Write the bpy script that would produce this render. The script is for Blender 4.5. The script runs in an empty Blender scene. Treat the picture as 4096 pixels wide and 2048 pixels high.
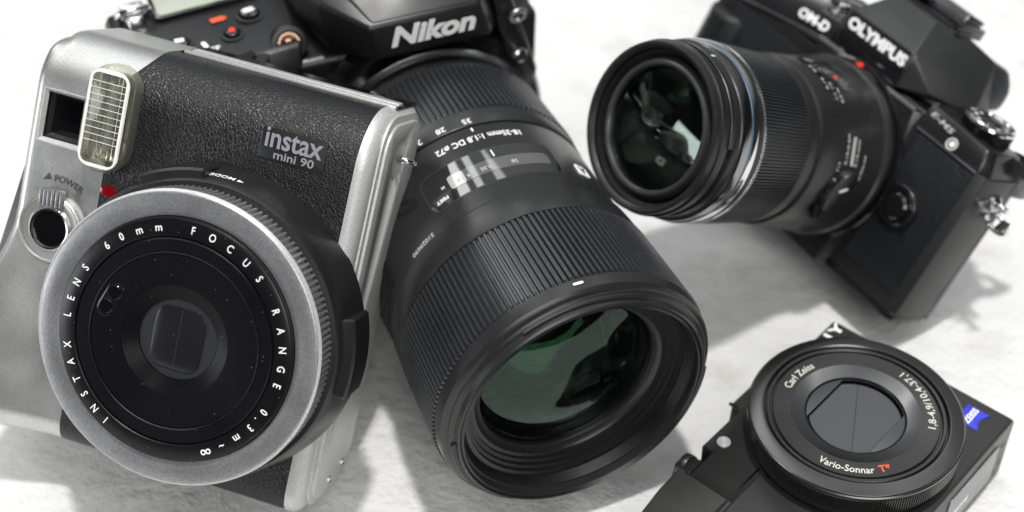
import bpy, bmesh, math, random
from mathutils import Vector, Matrix
random.seed(4)
D, C = bpy.data, bpy.context
scn = C.scene
PI = math.pi
rad = math.radians

# ------------------------------------------------------------------ camera
TABLE_D = 0.332                                   # height of the lens above the table
cd = D.cameras.new('camera'); cam = D.objects.new('camera', cd)
scn.collection.objects.link(cam); scn.camera = cam
cam.location = (0, 0, TABLE_D)
cam.rotation_euler = (math.atan2(.737, .676), 0, 0)
cd.sensor_width = 36; cd.lens = 36 * 6000 / 4096
cd.clip_start = 0.01; cd.clip_end = 50
cd.dof.use_dof = True; cd.dof.focus_distance = 0.372; cd.dof.aperture_fstop = 8.5
cd.dof.aperture_blades = 7

# ------------------------------------------------------------------ world
w = D.worlds.new('World'); scn.world = w; w.use_nodes = True
wn = w.node_tree; bg = wn.nodes['Background']
# a room: pale ceiling high at the back, dim towards the photographer
_tc = wn.nodes.new('ShaderNodeTexCoord'); _d = wn.nodes.new('ShaderNodeVectorMath'); _d.operation = 'DOT_PRODUCT'
_d.inputs[1].default_value = (0, .5, .866); wn.links.new(_tc.outputs['Generated'], _d.inputs[0])
_r = wn.nodes.new('ShaderNodeValToRGB'); wn.links.new(_d.outputs['Value'], _r.inputs[0]); wn.links.new(_r.outputs[0], bg.inputs[0])
_r.color_ramp.elements[0].position = .42; _r.color_ramp.elements[0].color = (.045, .047, .05, 1)
_r.color_ramp.elements[1].position = .95; _r.color_ramp.elements[1].color = (.93, .97, 1, 1)
bg.inputs[1].default_value = 0.50
scn.view_settings.view_transform = 'Standard'; scn.view_settings.look = 'None'
scn.view_settings.exposure = -0.08; scn.view_settings.gamma = 1
scn.render.engine = 'CYCLES'
scn.cycles.max_bounces = 10; scn.cycles.transparent_max_bounces = 16
try: scn.cycles.use_denoising = True
except Exception: pass

# ------------------------------------------------------------------ lamps (ceiling fittings above the table, plus added fill and reflection lights)
def lamp(loc, aim, sx, sy, power, col=(1, 1, 1), name='ceiling_light'):
    l = D.lights.new(name, 'AREA'); l.shape = 'RECTANGLE'; l.size = sx; l.size_y = sy
    l.energy = power; l.color = col
    o = D.objects.new(name, l); scn.collection.objects.link(o)
    o.location = loc
    o.rotation_euler = (Vector(aim) - Vector(loc)).to_track_quat('-Z', 'Y').to_euler()
    return o
AIM = (0, .30, .03)
LAMPS = [((0.05, 0.12, 1.60), .08, .08, 19.5, (1, .985, .96)),
         ((-.62, .95, 1.60), .16, 2.0, 3.2, (.97, 1, .99)),
         ((-.10, 1.50, 1.70), .30, 1.4, 3.0, (1, 1, 1)),
         ((.62, .95, 1.60), .16, 2.0, 3.2, (1, 1, 1)),
         ((-1.12, 1.60, 1.50), .60, 1.0, 8.0, (1, 1, .98)),
         ((0.0, -.20, 1.60), 1.4, .9, 7.0, (1, .995, .98))]  # broad overhead softbox added as soft fill
for L in LAMPS:
    _l = lamp(L[0], AIM, L[1], L[2], L[3], L[4]); _l.rotation_euler = (0, 0, 0)
_s = lamp((.35, -1.25, 1.25), AIM, 1.1, .8, 17.0, (1, .995, .985), 'front_softbox')
# cool area light added far left for its reflection in the mirrorless lens
_w = lamp((-1.9, -.30, .36), (0, .3, .05), .75, .75, 11.0, (.94, .97, 1), 'reflection_light')

# ------------------------------------------------------------------ materials
def mat(name, col, rough=.5, metal=0, bump=None, spec=.5, coat=0, speck=0, var=0, aniso=0, emis=None, flake=0):
    """bump = (kind, scale per metre, strength, distance mm)"""
    m = D.materials.new(name); m.use_nodes = True
    nt = m.node_tree; N = nt.nodes; Lk = nt.links
    b = N['Principled BSDF']
    b.inputs['Base Color'].default_value = (*col, 1) if len(col) == 3 else col
    b.inputs['Roughness'].default_value = rough; b.inputs['Metallic'].default_value = metal
    b.inputs['Specular IOR Level'].default_value = spec
    b.inputs['Coat Weight'].default_value = coat; b.inputs['Coat Roughness'].default_value = .06
    tc = N.new('ShaderNodeTexCoord')
    src = tc.outputs['Object']
    if var or speck:
        n1 = N.new('ShaderNodeTexNoise'); n1.inputs['Scale'].default_value = 90; n1.inputs['Detail'].default_value = 6
        Lk.new(src, n1.inputs['Vector'])
        mx = N.new('ShaderNodeMix'); mx.data_type = 'RGBA'
        mx.inputs[6].default_value = tuple(c * (1 - var) for c in col) + (1,)
        mx.inputs[7].default_value = tuple(min(1, c * (1 + var)) for c in col) + (1,)
        Lk.new(n1.outputs[0], mx.inputs[0]); out = mx.outputs[2]
        if speck:      # tiny dust grains lying on the surface
            v = N.new('ShaderNodeTexVoronoi'); v.inputs['Scale'].default_value = 860
            Lk.new(src, v.inputs['Vector'])
            r = N.new('ShaderNodeValToRGB'); r.color_ramp.elements[0].position = .0; r.color_ramp.elements[1].position = .12
            r.color_ramp.elements[0].color = (1, 1, 1, 1); r.color_ramp.elements[1].color = (0, 0, 0, 1)
            Lk.new(v.outputs['Distance'], r.inputs[0])
            sp = N.new('ShaderNodeSeparateColor'); Lk.new(v.outputs['Color'], sp.inputs[0])
            g = N.new('ShaderNodeMath'); g.operation = 'GREATER_THAN'; g.inputs[1].default_value = 1 - speck
            Lk.new(sp.outputs[0], g.inputs[0])
            mu = N.new('ShaderNodeMath'); mu.operation = 'MULTIPLY'
            Lk.new(g.outputs[0], mu.inputs[0]); Lk.new(r.outputs[0], mu.inputs[1])
            m2 = N.new('ShaderNodeMix'); m2.data_type = 'RGBA'; m2.inputs[7].default_value = (.32, .32, .31, 1)
            Lk.new(mu.outputs[0], m2.inputs[0]); Lk.new(out, m2.inputs[6]); out = m2.outputs[2]
        Lk.new(out, b.inputs['Base Color'])
    if flake:       # metal flake in the paint
        fn = N.new('ShaderNodeTexNoise'); fn.inputs['Scale'].default_value = 2300; fn.inputs['Detail'].default_value = 1
        Lk.new(src, fn.inputs['Vector'])
        fm = N.new('ShaderNodeMapRange'); fm.inputs[1].default_value = .3; fm.inputs[2].default_value = .7
        fm.inputs[3].default_value = 1 - flake; fm.inputs[4].default_value = 1 + flake; Lk.new(fn.outputs[0], fm.inputs[0])
        fs = N.new('ShaderNodeVectorMath'); fs.operation = 'SCALE'
        if b.inputs['Base Color'].links: Lk.new(b.inputs['Base Color'].links[0].from_socket, fs.inputs[0])
        else: fs.inputs[0].default_value = col[:3]
        Lk.new(fm.outputs[0], fs.inputs['Scale']); Lk.new(fs.outputs[0], b.inputs['Base Color'])
    if aniso:
        b.inputs['Anisotropic'].default_value = aniso
        tg = N.new('ShaderNodeTangent'); tg.direction_type = 'RADIAL'; tg.axis = 'Z'; Lk.new(tg.outputs[0], b.inputs['Tangent'])
    # roughness breakup
    n2 = N.new('ShaderNodeTexNoise'); n2.inputs['Scale'].default_value = 70; n2.inputs['Detail'].default_value = 5
    Lk.new(src, n2.inputs['Vector'])
    mr = N.new('ShaderNodeMapRange'); mr.inputs[1].default_value = .3; mr.inputs[2].default_value = .7; mr.inputs[3].default_value = rough * .86; mr.inputs[4].default_value = min(1, rough * 1.18)
    Lk.new(n2.outputs[0], mr.inputs[0]); Lk.new(mr.outputs[0], b.inputs['Roughness'])
    if bump:
        kind, sc, st, dist = bump
        bp = N.new('ShaderNodeBump'); bp.inputs['Strength'].default_value = st; bp.inputs['Distance'].default_value = dist * .001
        if kind == 'noise':
            t = N.new('ShaderNodeTexNoise'); t.inputs['Scale'].default_value = sc; t.inputs['Detail'].default_value = 3
            Lk.new(src, t.inputs['Vector']); Lk.new(t.outputs[0], bp.inputs['Height'])
        elif kind == 'leather':
            nz = N.new('ShaderNodeTexNoise'); nz.inputs['Scale'].default_value = sc * .8; nz.inputs['Detail'].default_value = 2
            Lk.new(src, nz.inputs['Vector'])
            va = N.new('ShaderNodeVectorMath'); va.operation = 'SCALE'; va.inputs['Scale'].default_value = .9 / sc
            Lk.new(nz.outputs['Color'], va.inputs[0])
            ad = N.new('ShaderNodeVectorMath'); Lk.new(src, ad.inputs[0]); Lk.new(va.outputs[0], ad.inputs[1])
            t = N.new('ShaderNodeTexVoronoi'); t.feature = 'DISTANCE_TO_EDGE'; t.inputs['Scale'].default_value = sc
            Lk.new(ad.outputs[0], t.inputs['Vector'])
            r = N.new('ShaderNodeValToRGB'); r.color_ramp.elements[1].position = .22
            Lk.new(t.outputs['Distance'], r.inputs[0]); Lk.new(r.outputs[0], bp.inputs['Height'])
        elif kind == 'rings':
            sx = N.new('ShaderNodeSeparateXYZ'); Lk.new(src, sx.inputs[0])
            p = N.new('ShaderNodeVectorMath'); p.operation = 'MULTIPLY'; p.inputs[1].default_value = (1, 1, 0); Lk.new(src, p.inputs[0])
            ln = N.new('ShaderNodeVectorMath'); ln.operation = 'LENGTH'; Lk.new(p.outputs[0], ln.inputs[0])
            ml = N.new('ShaderNodeMath'); ml.operation = 'MULTIPLY'; ml.inputs[1].default_value = sc; Lk.new(ln.outputs['Value'], ml.inputs[0])
            sn = N.new('ShaderNodeMath'); sn.operation = 'SINE'; Lk.new(ml.outputs[0], sn.inputs[0]); Lk.new(sn.outputs[0], bp.inputs['Height'])
        Lk.new(bp.outputs[0], b.inputs['Normal'])
    if emis:
        b.inputs['Emission Color'].default_value = (*emis[0], 1); b.inputs['Emission Strength'].default_value = emis[1]
    return m

def glassy(name, tint, refl=(1, 1, 1), clear=.75, ior=1.6, rough=.01):
    """coated lens element: coloured mirror reflection over a see-through body"""
    m = D.materials.new(name); m.use_nodes = True; nt = m.node_tree; N = nt.nodes; Lk = nt.links
    for n in list(N): N.remove(n)
    out = N.new('ShaderNodeOutputMaterial'); mix = N.new('ShaderNodeMixShader')
    tr = N.new('ShaderNodeBsdfTransparent'); tr.inputs[0].default_value = (*tint, 1)
    gl = N.new('ShaderNodeBsdfGlossy'); gl.inputs[0].default_value = (*refl, 1); gl.inputs['Roughness'].default_value = rough
    fr = N.new('ShaderNodeFresnel'); fr.inputs[0].default_value = ior
    mu = N.new('ShaderNodeMath'); mu.operation = 'MULTIPLY'; mu.inputs[1].default_value = clear
    Lk.new(fr.outputs[0], mu.inputs[0]); Lk.new(mu.outputs[0], mix.inputs[0])
    Lk.new(tr.outputs[0], mix.inputs[1]); Lk.new(gl.outputs[0], mix.inputs[2]); Lk.new(mix.outputs[0], out.inputs[0])
    return m

M = {}
M['matte_black'] = mat('matte_black', (.010, .010, .011), .34, bump=('noise', 4200, .3, .05), var=.12, speck=.12)
M['lip_black'] = mat('lip_black', (.035, .035, .038), .28)
M['lens_black'] = mat('lens_black', (.016, .016, .0165), .29, bump=('noise', 5200, .3, .05), var=.1, speck=.05)
M['rubber'] = mat('rubber', (.024, .025, .028), .29, bump=('noise', 3000, .35, .05), var=.2, speck=.2, spec=.55)
M['gloss_black'] = mat('gloss_black', (.008, .008, .009), .08, spec=.6)
M['inner_black'] = mat('inner_black', (.005, .005, .006), .26, spec=.3, speck=.14)
M['dslr_black'] = mat('dslr_black', (.009, .009, .010), .34, bump=('noise', 2600, .6, .08), var=.12)
M['prism_black'] = mat('prism_black', (.022, .023, .023), .36, bump=('noise', 2600, .3, .05), var=.1)
M['leather'] = mat('leather', (.008, .008, .009), .37, bump=('leather', 1150, .6, .13), spec=.45)
M['fine_leather'] = mat('fine_leather', (.009, .010, .012), .36, bump=('leather', 1000, .5, .13), spec=.4)
M['silver'] = mat('silver', (.56, .56, .55), .34, metal=.85, bump=('noise', 2600, .6, .07), var=.14, flake=.10)
M['silver_dial'] = mat('silver_dial', (.34, .34, .35), .36, metal=.75, bump=('noise', 2800, .6, .07), var=.16, speck=.04, flake=.15)
M['silver_light'] = mat('silver_light', (.56, .56, .55), .42, metal=.4, bump=('noise', 2800, .5, .06), var=.08, flake=.14)
M['chrome'] = mat('chrome', (.80, .80, .80), .10, metal=1)
M['dark_chrome'] = mat('dark_chrome', (.30, .30, .31), .16, metal=1)
M['steel'] = mat('steel', (.55, .55, .56), .22, metal=1)
M['anod'] = mat('anodised_black', (.10, .10, .098), .20, metal=.9, var=.1, aniso=.85)
M['anod_flat'] = mat('anodised_face', (.055, .055, .054), .26, metal=.8, var=.08, aniso=.7)
M['anod_rings'] = mat('spun_ring', (.17, .17, .17), .22, metal=1, aniso=.9)
M['satin_ring'] = mat('satin_ring', (.10, .10, .105), .3, metal=.8)
M['blade'] = mat('barrier_blade', (.085, .087, .092), .38, metal=.5)
M['compact_body'] = mat('compact_body', (.048, .048, .047), .36, metal=.45, bump=('noise', 5200, .5, .05), var=.08, speck=.02)
M['white_ink'] = mat('white_ink', (.90, .90, .90), .45)
M['grey_ink'] = mat('grey_ink', (.45, .45, .43), .5)
M['pale_metal_ink'] = mat('pale_metal_ink', (.36, .36, .40), .4, metal=.4)
M['dark_ink'] = mat('dark_ink', (.045, .05, .06), .5)
M['red_ink'] = mat('red_ink', (.85, .06, .03), .4)
M['orange_ink'] = mat('orange_ink', (.80, .10, .04), .45)
M['red_gloss'] = mat('red_gloss', (.33, .004, .012), .12, coat=.6)
M['green_ink'] = mat('green_ink', (.05, .45, .12), .5)
M['blue_badge'] = mat('blue_badge', (.04, .05, .55), .35)
M['blue_line'] = mat('blue_line', (.14, .19, .27), .2, metal=.6)
M['lcd'] = mat('lcd', (.36, .39, .32), .25)
M['copper'] = mat('copper', (.45, .28, .20), .3, metal=1)
M['clear'] = glassy('clear_cover', (.97, .98, .92), (1, 1, 1), 1.0, 1.45)
M['front_glass'] = glassy('coated_front_glass', (.90, .95, .90), (.72, .93, .82), .95, 1.55, 0)
M['weak_front'] = glassy('weak_front_glass', (.92, .95, .92), (.86, 1, .9), 1.9, 1.55, .03)
M['bright_glass'] = glassy('bright_inner_glass', (.8, .86, .8), (.8, .98, .85), 3.0, 1.5, 0)
M['green_glass'] = glassy('green_coated_glass', (.55, .62, .55), (.20, .55, .28), 1.5, 1.5, 0)
M['magenta_glass'] = glassy('magenta_coated_glass', (.6, .58, .6), (.7, .35, .62), 1.3, 1.5, 0)
M['clear_glass2'] = glassy('inner_glass', (.5, .55, .5), (.7, .85, .74), 3.2, 1.5, 0)
def clear_plastic():
    """slightly yellowed clear moulding: see-through with a milky part and a polished skin"""
    m = D.materials.new('clear_plastic'); m.use_nodes = True; nt = m.node_tree; N = nt.nodes; Lk = nt.links
    for n in list(N): N.remove(n)
    out = N.new('ShaderNodeOutputMaterial'); m1 = N.new('ShaderNodeMixShader'); m2 = N.new('ShaderNodeMixShader')
    tr = N.new('ShaderNodeBsdfTransparent'); tr.inputs[0].default_value = (.95, .95, .88, 1)
    df = N.new('ShaderNodeBsdfTranslucent'); df.inputs[0].default_value = (.9, .9, .8, 1)
    d2 = N.new('ShaderNodeBsdfDiffuse'); d2.inputs[0].default_value = (.85, .85, .74, 1)
    m0 = N.new('ShaderNodeMixShader'); m0.inputs[0].default_value = .5; Lk.new(df.outputs[0], m0.inputs[1]); Lk.new(d2.outputs[0], m0.inputs[2])
    lw = N.new('ShaderNodeLayerWeight'); lw.inputs[0].default_value = .45
    mr = N.new('ShaderNodeMapRange'); mr.inputs[3].default_value = .05; mr.inputs[4].default_value = .6
    Lk.new(lw.outputs['Facing'], mr.inputs[0]); Lk.new(mr.outputs[0], m1.inputs[0])
    Lk.new(tr.outputs[0], m1.inputs[1]); Lk.new(m0.outputs[0], m1.inputs[2])
    gl = N.new('ShaderNodeBsdfGlossy'); gl.inputs['Roughness'].default_value = .04
    fr = N.new('ShaderNodeFresnel'); fr.inputs[0].default_value = 1.5
    Lk.new(fr.outputs[0], m2.inputs[0]); Lk.new(m1.outputs[0], m2.inputs[1]); Lk.new(gl.outputs[0], m2.inputs[2]); Lk.new(m2.outputs[0], out.inputs[0])
    return m
M['flash_plastic'] = clear_plastic()
M['frosted_rim'] = mat('frosted_rim', (.80, .80, .76), .25, spec=.5)
M['reflector'] = mat('flash_reflector', (.66, .66, .58), .14, metal=1)
M['smoke'] = mat('dark_window', (.004, .004, .005), .05, spec=.5)
M['lamp_dome'] = mat('lamp_dome', (.34, .36, .36), .12, spec=.7)

# ------------------------------------------------------------------ frames
class Frame:
    """local millimetre axes of one camera, given in the view of the photograph's lens and carried to the world"""
    def __init__(s, Cc, X, Y, Z, k):
        up = Matrix(((1, 0, 0), (0, .676, -.737), (0, .737, .676)))
        Z = Vector(Z).normalized(); X = Vector(X); X = (X - Z * X.dot(Z)).normalized(); Y = Z.cross(X)
        R = Matrix((up @ X, up @ Y, up @ Z)).transposed()
        s.k = k * .001
        s.T = Matrix.Translation(Vector((0, 0, TABLE_D)) + up @ (Vector(Cc) * s.k)) @ R.to_4x4()
F = None; ROOT = None
def start(frame, name, label, cat, base=(0, 0, 0)):
    """a thing: Empty at its base, local axes of the frame"""
    global F, ROOT
    F = frame
    o = D.objects.new(name, None); scn.collection.objects.link(o); o.empty_display_size = .02
    o.matrix_world = F.T @ Matrix.Translation(Vector(base) * F.k)
    o['label'] = label; o['category'] = cat
    ROOT = o; F.base = Vector(base)
    return o

def obj(name, bm, material, parent=None, sharp=32, label=None, mats=None):
    for v in bm.verts: v.co = (v.co - F.base) * F.k
    bmesh.ops.recalc_face_normals(bm, faces=bm.faces)
    for f in bm.faces: f.smooth = True
    for e in bm.edges:
        if len(e.link_faces) == 2 and e.calc_face_angle(0) > rad(sharp): e.smooth = False
    me = D.meshes.new(name); bm.to_mesh(me); bm.free()
    for mm in (mats or [material]): me.materials.append(mm if not isinstance(mm, str) else M[mm])
    o = D.objects.new(name, me); scn.collection.objects.link(o)
    o.parent = parent or ROOT
    if label: o['label'] = label
    return o

# ------------------------------------------------------------------ shapes
def add_rows(bm, rows, close=True, mi=0):
    n = len(rows[0])
    vs = [[bm.verts.new(p) for p in r] for r in rows]
    for a, b in zip(vs, vs[1:]):
        for i in range(n if close else n - 1):
            j = (i + 1) % n
            f = bm.faces.new((a[i], a[j], b[j], b[i])); f.material_index = mi
    return vs
def lathe(prof, n=128, c=(0, 0), cap0=False, cap1=False, bm=None, mi=0):
    """prof: list of (r, z)"""
    bm = bm or bmesh.new()
    rows = []
    for r, z in prof:
        rows.append([(c[0] + r * math.cos(2 * PI * i / n), c[1] + r * math.sin(2 * PI * i / n), z) for i in range(n)])
    vs = add_rows(bm, rows, mi=mi)
    if cap0: bm.faces.new(vs[0]).material_index = mi
    if cap1: bm.faces.new(vs[-1]).material_index = mi
    return bm
def knurl(r0, r1, z0, z1, n, depth, c=(0, 0), duty=(.0, .16, .55, .71), cham=.5, bm=None, inner=None):
    """ribbed grip between z0 (front) and z1"""
    bm = bm or bmesh.new(); rows = []
    def row(rl, rh, z):
        out = []
        for i in range(n):
            for t, h in zip(duty, (0, 1, 1, 0)):
                a = 2 * PI * (i + t) / n; r = rh if h else rl
                out.append((c[0] + r * math.cos(a), c[1] + r * math.sin(a), z))
        return out
    s = 1 if z1 > z0 else -1
    i0 = inner if inner else r0 - depth - .3
    rows.append(row(i0, i0, z0))
    rows.append(row(r0 - depth, r0 - depth, z0))
    rows.append(row(r0 - depth, r0, z0 + s * cham))
    rows.append(row((r0 + r1) / 2 - depth, (r0 + r1) / 2, (z0 + z1) / 2))
    rows.append(row(r1 - depth, r1, z1 - s * cham))
    rows.append(row(r1 - depth, r1 - depth, z1))
    rows.append(row(r1 - depth - .3, r1 - depth - .3, z1))
    add_rows(bm, rows)
    return bm
def bev(bm, w, seg=2, ang=25):
    es = [e for e in bm.edges if len(e.link_faces) == 2 and e.calc_face_angle(0) > rad(ang)]
    bmesh.ops.bevel(bm, geom=es, offset=w, segments=seg, profile=.5, affect='EDGES', clamp_overlap=True)
    return bm
def prism(pts, z0, z1, w=0, seg=2, axis='z'):
    bm = bmesh.new()
    def P(a, b, z): return {'z': (a, b, z), 'x': (z, a, b), 'y': (a, z, b)}[axis]
    A = [bm.verts.new(P(a, b, z0)) for a, b in pts]; B = [bm.verts.new(P(a, b, z1)) for a, b in pts]
    bm.faces.new(A); bm.faces.new(B)
    for i in range(len(pts)):
        j = (i + 1) % len(pts); bm.faces.new((A[i], A[j], B[j], B[i]))
    bmesh.ops.recalc_face_normals(bm, faces=bm.faces)
    if w: bev(bm, w, seg)
    return bm
def rrect(x0, x1, y0, y1, r, seg=6):
    out = []
    for cx, cy, a in ((x1 - r, y1 - r, 0), (x0 + r, y1 - r, 90), (x0 + r, y0 + r, 180), (x1 - r, y0 + r, 270)):
        for i in range(seg + 1):
            t = rad(a + 90 * i / seg); out.append((cx + r * math.cos(t), cy + r * math.sin(t)))
    return out
def box(x0, x1, y0, y1, z0, z1, w=.4, seg=2): return prism([(x0, y0), (x1, y0), (x1, y1), (x0, y1)], z0, z1, w, seg)
def hull(pts, w=.5, seg=2):
    bm = bmesh.new()
    for p in pts: bm.verts.new(p)
    bmesh.ops.convex_hull(bm, input=bm.verts)
    bmesh.ops.dissolve_limit(bm, angle_limit=rad(3), verts=bm.verts, edges=bm.edges)
    for v in [v for v in bm.verts if not v.link_faces]: bm.verts.remove(v)
    if w: bev(bm, w, seg)
    return bm
def join(*bms):
    a = bms[0]
    for b in bms[1:]:
        me = D.meshes.new('tmp'); b.to_mesh(me); b.free(); a.from_mesh(me); D.meshes.remove(me)
    return a
def xf(bm, Mx):
    for v in bm.verts: v.co = Mx @ v.co
    return bm
def along(p, n, up=(0, 0, 1)):
    """matrix taking +z to n at p"""
    q = Vector(n).normalized().to_track_quat('Z', 'Y'); return Matrix.Translation(p) @ q.to_matrix().to_4x4()
def basis(p, X, Y):
    X = Vector(X).normalized(); Y = Vector(Y); Y = (Y - X * Y.dot(X)).normalized(); Z = X.cross(Y)
    return Matrix.Translation(p) @ Matrix((X, Y, Z)).transposed().to_4x4()
def torus(R, r, arc=(0, 360), n=40, m=12):
    bm = bmesh.new(); rows = []
    full = arc[1] - arc[0] >= 360
    for i in range(n + (0 if full else 1)):
        a = rad(arc[0] + (arc[1] - arc[0]) * i / n)
        rows.append([((R + r * math.cos(2 * PI * j / m)) * math.cos(a), (R + r * math.cos(2 * PI * j / m)) * math.sin(a), r * math.sin(2 * PI * j / m)) for j in range(m)])
    vs = add_rows(bm, rows + ([rows[0]] if full else []))
    bmesh.ops.remove_doubles(bm, verts=bm.verts, dist=1e-5)
    return bm
def arcbox(r0, r1, z0, z1, a0, a1, n=24, w=.15, c=(0, 0)):
    bm = bmesh.new(); rows = []
    for i in range(n + 1):
        a = rad(a0 + (a1 - a0) * i / n); ca, sa = math.cos(a), math.sin(a)
        rows.append([(c[0] + r * ca, c[1] + r * sa, z) for r, z in ((r0, z0), (r1, z0), (r1, z1), (r0, z1))])
    vs = add_rows(bm, rows); bm.faces.new(vs[0]); bm.faces.new(vs[-1])
    bmesh.ops.recalc_face_normals(bm, faces=bm.faces)
    if w: bev(bm, w, 1, 50)
    return bm

# ------------------------------------------------------------------ lettering
def text(s, size, bold=0., squeeze=1., shear=0., align='CENTER', depth=.05, space=1.):
    """flat letters in the xy plane, baseline y = 0"""
    cu = D.curves.new('t', 'FONT'); cu.body = s; cu.size = size; cu.align_x = align
    cu.offset = bold; cu.extrude = depth; cu.resolution_u = 3; cu.shear = shear; cu.space_character = space
    o = D.objects.new('t', cu); scn.collection.objects.link(o)
    dg = C.evaluated_depsgraph_get(); me = D.meshes.new_from_object(o.evaluated_get(dg))
    bm = bmesh.new(); bm.from_mesh(me)
    D.objects.remove(o); D.curves.remove(cu); D.meshes.remove(me)
    for v in bm.verts: v.co.x *= squeeze
    return bm
def fit(bm, width=None, height=None, x0=None):
    xs = [v.co.x for v in bm.verts]; ys = [v.co.y for v in bm.verts]
    if not xs: return bm
    sx = width / (max(xs) - min(xs)) if width else 1
    sy = height / (max(ys) - min(ys)) if height else 1
    cx = (max(xs) + min(xs)) / 2
    for v in bm.verts:
        v.co.x = (v.co.x - cx) * sx; v.co.y = (v.co.y - min(ys)) * sy
    return bm
def place(bm, p, X, Y): return xf(bm, basis(p, X, Y))
def wrap(bm, r, a_mid, z, sgn=1, cone=0):
    """letters on the outside of a barrel about z; x runs with the angle, y with +z (sgn 1)"""
    for v in bm.verts:
        x, y, h = v.co
        rr = r + h + cone * y * sgn; a = rad(a_mid) + sgn * x / r
        v.co = (rr * math.cos(a), rr * math.sin(a), z + sgn * y)
    return bm
def ringtext(s, size, r, a0, a1, z, inward=False, bold=0., squeeze=1.):
    """letters on a flat ring facing +z from angle a0 to a1; tops outward (clockwise) or inward (anticlockwise)"""
    t = text(s, size, bold, squeeze)
    xs = [v.co.x for v in t.verts]; x0, x1 = min(xs), max(xs)
    for v in t.verts:
        u = (v.co.x - x0) / (x1 - x0); a = rad(a0 + (a1 - a0) * u)
        rr = r - v.co.y if inward else r + v.co.y
        v.co = (rr * math.cos(a), rr * math.sin(a), z + v.co.z)
    return t

# ================================================================== TABLE
def tabletop():
    bm = bmesh.new()
    bmesh.ops.create_grid(bm, x_segments=2, y_segments=2, size=1)
    me = D.meshes.new('tabletop')
    bm.free(); bm = bmesh.new()
    # a finely divided sheet in view, coarser outside
    def coords(a, b, lo, hi, n, step):
        c = [lo + (hi - lo) * i / n for i in range(n + 1)]
        while c[0] > a: c.insert(0, c[0] - step); step *= 1.5
        st = .02
        while c[-1] < b: c.append(c[-1] + st); st *= 1.5
        return c
    xs = coords(-2, 2, -.30, .34, 150, .02); ys = coords(-.06, 3, .02, .62, 150, .02)
    vs = [[bm.verts.new((x, y, 0)) for x in xs] for y in ys]
    for a, b in zip(vs, vs[1:]):
        for i in range(len(xs) - 1): bm.faces.new((a[i], a[i + 1], b[i + 1], b[i]))
    for f in bm.faces: f.smooth = True
    bm.to_mesh(me); bm.free()
    m = mat('white_plaster', (.76, .76, .75), .55, spec=.3)
    nt = m.node_tree; N = nt.nodes; Lk = nt.links; b = N['Principled BSDF']
    tc = N.new('ShaderNodeTexCoord')
    a = N.new('ShaderNodeTexNoise'); a.inputs['Scale'].default_value = 42; a.inputs['Detail'].default_value = 9; a.inputs['Roughness'].default_value = .62
    a.inputs['Distortion'].default_value = .15
    mp = N.new('ShaderNodeMapping'); mp.inputs['Scale'].default_value = (1, 1.15, 1); mp.inputs['Rotation'].default_value = (0, 0, .5)
    Lk.new(tc.outputs['Object'], mp.inputs[0]); Lk.new(mp.outputs[0], a.inputs['Vector'])
    a2 = N.new('ShaderNodeTexNoise'); a2.inputs['Scale'].default_value = 420; a2.inputs['Detail'].default_value = 4
    Lk.new(tc.outputs['Object'], a2.inputs['Vector'])
    bp = N.new('ShaderNodeBump'); bp.inputs['Strength'].default_value = 1; bp.inputs['Distance'].default_value = .0042
    bp2 = N.new('ShaderNodeBump'); bp2.inputs['Strength'].default_value = .8; bp2.inputs['Distance'].default_value = .0003
    Lk.new(a.outputs[0], bp.inputs['Height']); Lk.new(a2.outputs[0], bp2.inputs['Height'])
    Lk.new(bp2.outputs[0], bp.inputs['Normal']); Lk.new(bp.outputs[0], b.inputs['Normal'])
    # faint worn patches in the paint
    r = N.new('ShaderNodeValToRGB'); r.color_ramp.elements[0].position = .30; r.color_ramp.elements[1].position = .46
    r.color_ramp.elements[0].color = (.64, .63, .605, 1); r.color_ramp.elements[1].color = (.76, .76, .75, 1)
    Lk.new(a.outputs[0], r.inputs[0]); Lk.new(r.outputs[0], b.inputs['Base Color'])
    me.materials.append(m)
    o = D.objects.new('tabletop', me); scn.collection.objects.link(o)
    o['kind'] = 'structure'; o['label'] = 'white painted plaster surface with a faintly wrinkled texture'; o['category'] = 'tabletop'
tabletop()

# ================================================================== INSTANT CAMERA
FI = Frame((-78.98, -19.77, -351.9), (.949, -.267, .165), None, (-.216, -.174, .961), 1.03)
start(FI, 'instant_camera', 'silver and black leather instant film camera with a round lens dial, leaning back upright', 'instant camera', (-8, -45, -50))
ZF, ZB, YT, YB = -22.0, -58.0, 60.2, -45.0
def body_profile(d, rt=14., rb=7., rbb=11., rbt=5.):
    pts = []
    def arc(cy, cz, r, a0, a1, n):
        for i in range(n + 1):
            a = rad(a0 + (a1 - a0) * i / n); pts.append((cy + r * math.cos(a), cz + r * math.sin(a)))
    R = max(rt - d, .3); arc(YT - rt, ZF - rt, R, 90, 0, 14)
    R = max(rbt - d, .3); arc(YT - rbt, ZB + rbt, R, 0, -90, 5)
    R = max(rbb - d, .3); arc(YB + rbb, ZB + rbb, R, -90, -180, 6)
    R = max(rb - d, .3); arc(YB + rb, ZF - rb, R, 180, 90, 8)
    # finer steps up the front face
    a, b = pts[-1], pts[0]
    for i in range(1, 16): pts.append((a[0] + (b[0] - a[0]) * i / 16, a[1] + (b[1] - a[1]) * i / 16))
    return pts
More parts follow.
